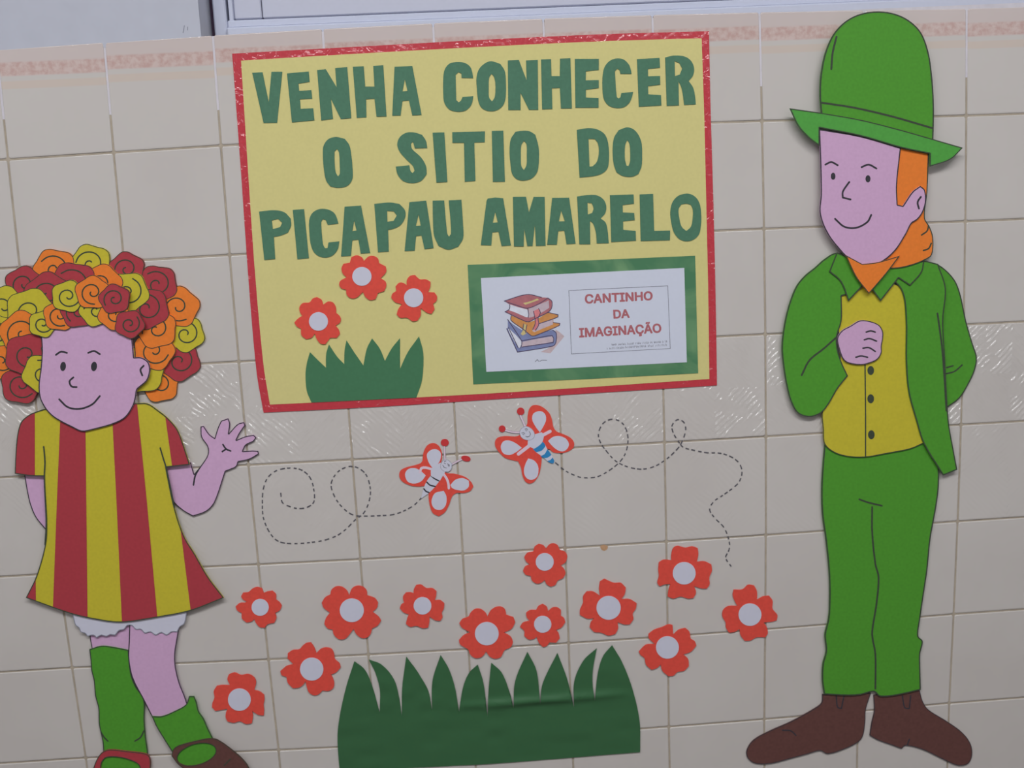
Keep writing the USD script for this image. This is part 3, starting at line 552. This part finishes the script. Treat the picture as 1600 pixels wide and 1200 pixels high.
# ---------------------------------------------------------------- dashed flight trails drawn on the tiles
def trail(lab, C, lines, seed, skip=()):
    r = random.Random(seed); dashes = []
    for pts in lines:
        L = LineString(smooth_line(C(*pts), False, 170, 10)); s = 0
        while s < L.length - 3:
            d = r.uniform(4.5, 7.5)
            seg = shapely.ops.substring(L, s, min(s + d, L.length))
            if not any(abs(seg.centroid.x - a) < b for a, b in skip): dashes.append(seg.buffer(0.95, quad_segs=2, cap_style='flat'))
            s += d + r.uniform(3.0, 5.5)
    g = unary_union(dashes)
    ox, oy = g.centroid.x, g.centroid.y
    t = wall_thing('dashed_trail', lab, 'drawn line', ox, oy)
    cut(t, 'dashes', g, 0.0002, 0.0004, M['ink'], kind='stuff')
T1, T2 = crop(400, 600, 4), crop(800, 600, 4)
trail('dashed black spiral trail behind the left butterfly', T1, [[(155,680),(165,740),(210,765),(265,778),(320,770),(362,735),(360,650),(335,580),(280,535),(200,525),(120,545),(70,590),(45,660),(40,740),(45,830),(75,910),(115,965),(160,990),(240,997),(340,990),(430,975),(510,945),(570,900),(618,850),(670,810),(705,740),(715,660),(690,570),(640,525),(580,515),(510,550),(470,620),(485,690),(530,760),(590,810),(640,824),(700,825),(780,822),(860,815),(930,790),(990,755),(1035,710)]], 5)
trail('dashed black looping trail from the right butterfly down to the flowers', T2, [[(270,490),(330,540),(390,570),(440,585),(530,580),(600,545),(670,490),(710,430),(725,340),(705,265),(670,230),(620,220),(570,245),(540,310),(555,370),(595,425),(640,475),(690,505),(750,525),(820,532),(890,515),(950,480),(1010,430),(1055,375),(1085,290),(1075,240),(1035,222),(1000,260),(1010,310),(1045,365),(1070,395),(1130,412),(1210,428),(1300,432),(1370,455),(1420,495),(1437,550),(1420,610),(1380,650),(1310,700),(1260,735),(1235,785),(1270,840),(1320,890),(1345,940),(1360,1000),(1355,1040),(1335,1085),(1370,1140)]], 6)

# ---------------------------------------------------------------- two plain foam figures
def rim(g, w=2.0, side=None):
    """Marker line along the edge of a piece."""
    e = g.difference(g.buffer(-w))
    return e

def piece(fig, name, g, h0, h1, m, lines=(), lw=2.4, edge=0.0, label=None, ink='marker', keep=None):
    p = cut(fig, name, g, h0, h1, M[m], label=label)
    marks = [stroke(l, lw * 1.4).intersection(g) if not isinstance(l, Polygon) else l for l in lines]
    if edge:
        r = rim(g, edge * 1.3)
        if keep is not None: r = r.intersection(keep)
        marks.append(r)
    marks = [q for q in marks if not q.is_empty]
    if marks:
        u = unary_union(marks)
        u = MultiPolygon([q for q in getattr(u, 'geoms', [u]) if q.geom_type == 'Polygon' and q.area > 0.3])
        if len(u.geoms): cut(p, 'marker_line', u, h1 + 0.00003, h1 + 0.00016, M[ink])
    return p

# -- waving child
kid = wall_thing('foam_figure', 'foam cut-out of a waving curly-haired child in a red and yellow striped dress', 'cut-out figure', 170, 800)
arm_r = poly([(255,720),(299,722),(304,740),(316,725),(325,710),(325,698),(315,682),(314,666),(319,665),(328,678),(336,684),(341,668),(346,657),(357,653),(360,661),(358,677),(372,662),(382,659),(384,664),(375,677),(370,687),(385,681),(397,679),(401,683),(397,689),(385,695),(380,704.5),(395,703.5),(404,704),(405,709),(395,715),(388,718),(373,721),(370,728.5),(361,733),(353,736),(350,745),(342,770),(334,788),(322,799),(302,806),(285,796),(270,780)], corner=45)
piece(kid, 'arm', arm_r, 0.0006, 0.0024, 'skin', edge=1.1, lines=[[(303,757),(306,742),(316,725)], [(349,694),(354,701),(361,704)], [(354,701),(348,705)]], lw=1.8, label='raised waving arm with open hand', ink='marker_dark')
piece(kid, 'arm', poly([(38,735),(44,770),(49,790),(57,808),(74,829),(82,800),(80,735)]), 0.0006, 0.0024, 'skin', edge=1.1, label='arm held behind the dress', ink='marker_dark')
leg_l = poly([(140,965),(141,992),(146,1020),(205,1030),(206,965)]); leg_r = poly([(204,965),(203,1000),(202,1025),(206,1050),(212,1066),(225,1090),(240,1120),(266,1120),(296,1104),(290,1085),(282,1065),(276,1040),(275,1020),(278,1000),(284,965)])
piece(kid, 'leg', leg_l, 0.0006, 0.0024, 'skin', edge=1.0, ink='marker_dark')
piece(kid, 'sock', poly([(141,1013),(160,1007.5),(182,1010),(202,1014),(206,1050),(213,1070),(226,1090),(227,1125),(229,1150),(232,1180),(222,1218),(190,1226),(160,1216),(158,1190),(162,1180),(162,1160),(156,1130),(155,1105),(150,1085),(148,1062),(144,1045),(143,1030)]), 0.00245, 0.0036, 'suit_green', edge=1.2, lines=[[(158,1140),(164,1150),(170,1156)], [(226,1140),(221,1150),(212,1156)]], lw=1.6)
piece(kid, 'leg', leg_r, 0.0036, 0.0046, 'skin', edge=1.2, ink='marker_dark')
piece(kid, 'sock', poly([(239,1116),(255,1116),(275,1108),(292,1098),(297,1085),(305,1085),(309,1095),(312,1108),(320,1120),(326,1134),(334,1150),(343,1168),(338,1186),(312,1196),(282,1190),(272,1174),(258,1152),(246,1132)]), 0.0047, 0.0058, 'suit_green', edge=1.2)
shoe_l = poly([(140,1222),(147,1200),(152,1186),(160,1174),(172,1168.5),(200,1171),(230,1175),(236,1181),(237,1196),(232,1212),(222,1226),(180,1236)]).difference(poly([(161,1189),(168,1181),(190,1181),(212,1188),(220,1195),(219,1215),(190,1222),(165,1214),(160,1200)]))
piece(kid, 'shoe', shoe_l, 0.0037, 0.0052, 'craft_red', edge=1.0, label='red shoe')
shoe_r = poly([(270,1177),(273,1167),(282,1161),(312,1153),(330,1150),(342,1152),(370,1172),(386,1188),(396,1206),(380,1224),(340,1228),(305,1206),(282,1192)]).difference(circle(309, 1175, 31, 16, -16))
piece(kid, 'shoe', shoe_r, 0.0059, 0.0072, 'brown', lines=[[(352,1192),(362,1182)]], lw=1.2, edge=0.8, label='brown shoe')
pet = poly([(113,950),(117,963),(120,974),(126,979),(128,985),(135,987),(139,992),(148,990),(153,994),(161,990),(168,992),(175,989),(182,990),(188,983),(196,981),(201,975),(208,975),(214,981),(222,981),(228,987),(237,985),(245,990),(254,986),(262,990),(270,985),(279,985),(283,977),(290,972),(294,952),(200,940)], corner=60)
piece(kid, 'petticoat', pet, 0.0047, 0.0058, 'white_paper', edge=0.9, ink='ink_grey', label='white scalloped petticoat hem')
dress = poly([(77,637),(62,641),(50,646),(38,656),(33,668),(30,685),(28,712),(27,738),(48,741),(72,742),(74,775),(76,815),(74,848),(60,898),(44,931),(112,955),(150,964),(192,969),(250,961),(300,951),(352,931),(327,898),(308,865),(290,835),(275,790),(262,728),(299,724),(288,690),(280,670),(268,655),(253,642),(228,628),(150,640)], corner=48)
dh0, dh1 = 0.0059, 0.0076
dp = cut(kid, 'dress', dress, dh0, dh1, M['craft_yellow'], label='yellow A-line dress with red stripes')
# plain vertical stripes fanning out to the hem
for (a0, a1), (b0, b1) in (((25, 58), (25, 60)), ((100, 136), (85, 140)), ((176, 214), (194, 250)), ((254, 310), (304, 365))):
    st = Polygon([(a0, 600), (a1, 600), ((a1 + b1) / 2 if a0 > 60 else a1, 780), (b1, 980), (b0, 980), ((a0 + b0) / 2 if a0 > 60 else a0, 780)]).intersection(dress.buffer(-0.01))
    for q in [q for q in getattr(st, 'geoms', [st]) if q.geom_type == 'Polygon' and q.area > 2]:
        cut(dp, 'stripe', q, dh1 + 0.00001, dh1 + 0.0005, M['craft_red'], label='red stripe')
dl = [stroke(l, 2.2) for l in ([(72,696),(74,720),(73,742),(75,790),(76,815),(74,848)], [(253,698),(258,715),(262,728),(275,790)])]
cut(dp, 'marker_line', unary_union(dl + [rim(dress, 1.5)]), dh1 + 0.00052, dh1 + 0.00065, M['marker'])
head = poly([(67,506),(110,504),(160,504),(209,507),(211,535),(213,557),(224,557),(235,564),(238,577),(234,592),(226,600),(218,607),(216,618),(212,632),(200,650),(182,660),(150,669),(132,672),(116,665),(100,657),(86,648),(75,636),(67,620),(65,600),(68,575),(70,545)], corner=50)
hh0, hh1 = 0.0083, 0.0100
# back curls behind the head: orange, yellow and crimson paper discs
rc = random.Random(21); cols = ['orange', 'craft_yellow', 'craft_red']
back = []
for rad_x, rad_y, n, off, r0 in ((148, 112, 13, 0.0, 31), (104, 82, 12, 0.12, 34)):
    for i in range(n):
        a = math.pi * (-0.24 + 1.48 * i / (n - 1)) + off * 0.3
        x, y = 143 + rad_x * math.cos(a), 524 - rad_y * math.sin(a)
        back.append((x, y, r0 * rc.uniform(0.9, 1.12), rc.uniform(-40, 40)))
def curl(parent, x, y, r, ang, h0, h1, m):
    k = [(x + r * (1 + 0.07 * math.cos(5 * t + ang)) * math.cos(t), y + r * 0.94 * (1 + 0.07 * math.cos(5 * t + ang)) * math.sin(t)) for t in np.linspace(0, 2 * math.pi, 22)[:-1]]
    g = poly(k, corner=90)
    sp = [(x + r * 0.72 * (1 - t / 9.6) * math.cos(t + ang), y + r * 0.68 * (1 - t / 9.6) * math.sin(t + ang)) for t in np.linspace(0, 8.2, 20)]
    piece(parent, 'hair_curl', g, h0, h1, m, lines=[sp], lw=1.5, edge=0.8)
for i, (x, y, r, a) in enumerate(back):
    if y > 640: continue
    curl(kid, x, y, r, a, 0.0006, 0.0024 + i * 0.00022, cols[(i * 2 + i // 5) % 3])
face = [circle(103, 571, 4.4, 7.2, 6), circle(151, 571, 4.6, 7.4, 6)]
hp = piece(kid, 'head', head, hh0, hh1, 'skin', edge=1.3, ink='marker_dark', lw=2.0,
           lines=[face[0], face[1], [(92,553),(100,548),(109,550)], [(142,550),(151,547),(160,552)], [(119,588),(113,594),(116,602),(124,603)], [(97,622),(110,634),(128,637),(148,630),(160,617)], [(228,570),(223,576),(226,585)]])
for k, (x, y, r) in enumerate([(72,505,22),(98,492,25),(126,486,26),(155,484,26),(183,490,25),(207,505,23),(112,462,26),(150,456,27),(184,466,24)]):
    curl(kid, x, y, r, k * 1.1, hh1 + 0.0001, hh1 + 0.0014 + k * 0.00024, cols[(k * 2 + 1) % 3])

# -- tall man
man = wall_thing('foam_figure', 'foam cut-out of a tall man in a green suit and brimmed hat', 'cut-out figure', 1370, 700)
piece(man, 'jacket_sleeve', poly([(1440,407),(1462,412),(1478,423),(1492,440),(1500,462),(1508,500),(1518,535),(1525,558),(1522,578),(1512,600),(1498,622),(1478,637),(1466,620),(1450,520),(1440,450)]), 0.0006, 0.0024, 'suit_green', edge=1.4, lines=[[(1478,574),(1488,571)], [(1475,584),(1490,580),(1502,570)]], lw=1.6, label='sleeve of the arm behind his back')
trousers = poly([(1287,690),(1284,725),(1282,760),(1283,800),(1289,845),(1294,900),(1294,950),(1292,968),(1287,990),(1289,1015),(1284,1035),(1283,1060),(1286,1083),(1320,1085),(1342,1084),(1364,1079),(1372,1086),(1390,1086),(1412,1082),(1437,1076),(1436,1040),(1436,1020),(1440,1000),(1433,992),(1436,965),(1441,930),(1447,890),(1452,840),(1461,790),(1465,755),(1463,720),(1445,680),(1360,670)], corner=60)
piece(man, 'trousers', trousers, 0.0025, 0.0042, 'suit_green', edge=1.5, lines=[[(1341,779),(1355,784),(1376,789)], [(1361,791),(1361,830),(1366,880),(1371,900),(1368,940),(1361,985),(1362,998),(1366,1020),(1366,1074)]], lw=2.0, label='green trousers with turned marker seams')
piece(man, 'shoe', poly([(1284,1084),(1360,1082),(1352,1108),(1351,1128),(1347,1150),(1338,1160),(1312,1172),(1292,1177),(1281,1172),(1262,1177),(1232,1185),(1204,1192),(1180,1192),(1168,1184),(1166,1172),(1176,1156),(1200,1142),(1236,1126),(1272,1106),(1283,1097)], corner=60), 0.0006, 0.0020, 'brown', edge=0.8, lines=[[(1306,1086),(1308,1104),(1314,1106),(1318,1086)], [(1222,1140),(1235,1141),(1243,1148)]], lw=1.4, ink='marker_dark')
piece(man, 'shoe', poly([(1364,1085),(1436,1077),(1441,1095),(1450,1108),(1480,1127),(1502,1143),(1515,1160),(1518,1178),(1512,1192),(1496,1195),(1474,1186),(1440,1170),(1414,1164),(1408,1169),(1392,1163),(1370,1155),(1358,1148),(1361,1128),(1365,1110)], corner=60), 0.0006, 0.0020, 'brown', edge=0.8, lines=[[(1409,1086),(1413,1105),(1420,1106),(1422,1086)], [(1416,1165),(1420,1154)]], lw=1.4, ink='marker_dark')
shirt = poly([(1300,452),(1345,440),(1385,440),(1412,450),(1416,520),(1416,590),(1428,650),(1443,690),(1420,700),(1385,707),(1350,713),(1322,712),(1300,705),(1286,692),(1284,670),(1283,640),(1300,600),(1310,560)], corner=60)
buttons = [circle(x, y, 5.2, 7.0) for x, y in ((1358, 578), (1358, 622), (1359, 678))]
piece(man, 'shirt', shirt, 0.0043, 0.0058, 'craft_yellow', edge=1.0, lines=buttons + [[(1349,560),(1350,640),(1350,712)]], lw=1.4, label='plain yellow shirt with dark buttons')
front = poly([(1438,407),(1462,412),(1474,450),(1470,500),(1473,560),(1476,620),(1479,660),(1486,700),(1492,732),(1470,741),(1440,692),(1428,655),(1416,610),(1412,560),(1412,500),(1406,455),(1385,430),(1408,412)], corner=60)
piece(man, 'jacket', front, 0.0059, 0.0076, 'suit_green', edge=1.4, lines=[[(1461,489),(1468,540),(1472,590),(1475,640)]], lw=2.0, label='green jacket front')
sleeve = poly([(1303,395),(1286,404),(1270,418),(1255,430),(1242,446),(1232,470),(1224,500),(1219,540),(1222,575),(1227,604),(1234,628),(1244,644),(1262,650),(1280,644),(1292,630),(1306,606),(1322,586),(1313,567),(1306,545),(1305,525),(1312,500),(1312,462),(1340,452),(1350,430),(1330,400)], corner=60)
piece(man, 'jacket_sleeve', sleeve, 0.0059, 0.0076, 'suit_green', edge=1.4, lines=[[(1250,585),(1262,562),(1285,543),(1303,527)], [(1305,527),(1308,548),(1315,572),(1322,586)]], lw=2.0, label='bent sleeve with jacket shoulder')
hand = poly([(1305,528),(1312,516),(1326,508),(1340,500),(1356,501),(1370,507),(1376,517),(1376,528),(1374,540),(1374,550),(1368,560),(1356,566),(1342,569),(1322,566),(1314,560),(1308,545)], corner=60)
piece(man, 'hand', hand, 0.0060, 0.0082, 'skin', edge=1.1, ink='marker_dark', lines=[[(1350,518),(1357,516),(1364,518)], [(1347,530),(1355,528),(1366,532)], [(1345,543),(1354,542),(1364,548)], [(1334,557),(1342,555),(1352,557)]], lw=1.7)
collar = poly([(1304,394),(1330,404),(1360,414),(1400,412),(1440,407),(1436,425),(1418,446),(1400,434),(1372,470),(1350,440),(1322,470),(1310,440),(1292,424)], corner=30)
piece(man, 'collar', collar, 0.0078, 0.0090, 'suit_green', edge=1.4, label='green shirt collar')
piece(man, 'hair', poly([(1396,230),(1446,240),(1444,300),(1440,340),(1448,355),(1453,372),(1451,398),(1440,406),(1420,414),(1395,419),(1370,416),(1350,390),(1380,300)], corner=60), 0.0091, 0.0102, 'orange', edge=1.2, lines=[[(1446,345),(1444,360),(1435,367)], [(1450,380),(1446,388),(1438,391)]], lw=1.6, label='orange hair down to the collar')
face_m = poly([(1275,203),(1340,214),(1402,232),(1396,290),(1397,320),(1405,322),(1420,300),(1432,291),(1439,297),(1441,315),(1436,332),(1428,343),(1419,349),(1410,366),(1392,393),(1368,411),(1340,414),(1320,403),(1301,383),(1290,368),(1281,350),(1276,330),(1278,305),(1277,250)], corner=50)
piece(man, 'head', face_m, 0.0103, 0.0120, 'skin', edge=1.3, ink='marker_dark', lw=2.0,
      lines=[circle(1297, 276, 3.6, 5.4), circle(1351, 280, 3.8, 5.6), [(1285,258),(1294,254),(1304,259)], [(1341,262),(1352,258),(1364,264)], [(1322,285),(1312,300),(1312,309),(1324,312)], [(1300,342),(1314,354),(1332,356),(1350,347),(1356,336)], [(1433,308),(1428,316),(1430,326)]])
piece(man, 'neckerchief', poly([(1316,398),(1342,412),(1366,409),(1400,399),(1378,428),(1352,458),(1332,432)], corner=30), 0.0121, 0.0132, 'orange', edge=1.0, label='orange knotted neckerchief')
hat = thing_path = piece(man, 'hat', poly([(1279,186),(1276,150),(1278,115),(1286,80),(1300,52),(1322,32),(1350,22),(1382,22),(1410,32),(1432,52),(1444,82),(1450,120),(1453,170),(1452,222),(1360,205)], corner=60), 0.0105, 0.0124, 'suit_green', edge=1.6, lines=[[(1278,162),(1330,170),(1390,184),(1452,202)], [(1302,60),(1296,85),(1294,110)]], lw=2.2, label='plain round-crowned green hat')
piece(man, 'hat_brim', poly([(1229,171),(1284,179),(1340,189),(1400,204),(1452,219),(1497,232),(1478,250),(1446,261),(1446,241),(1402,232),(1340,214),(1275,201),(1275,229),(1258,216),(1242,198)], corner=45), 0.0125, 0.0140, 'hem_green', edge=1.2, label='wide hat brim')
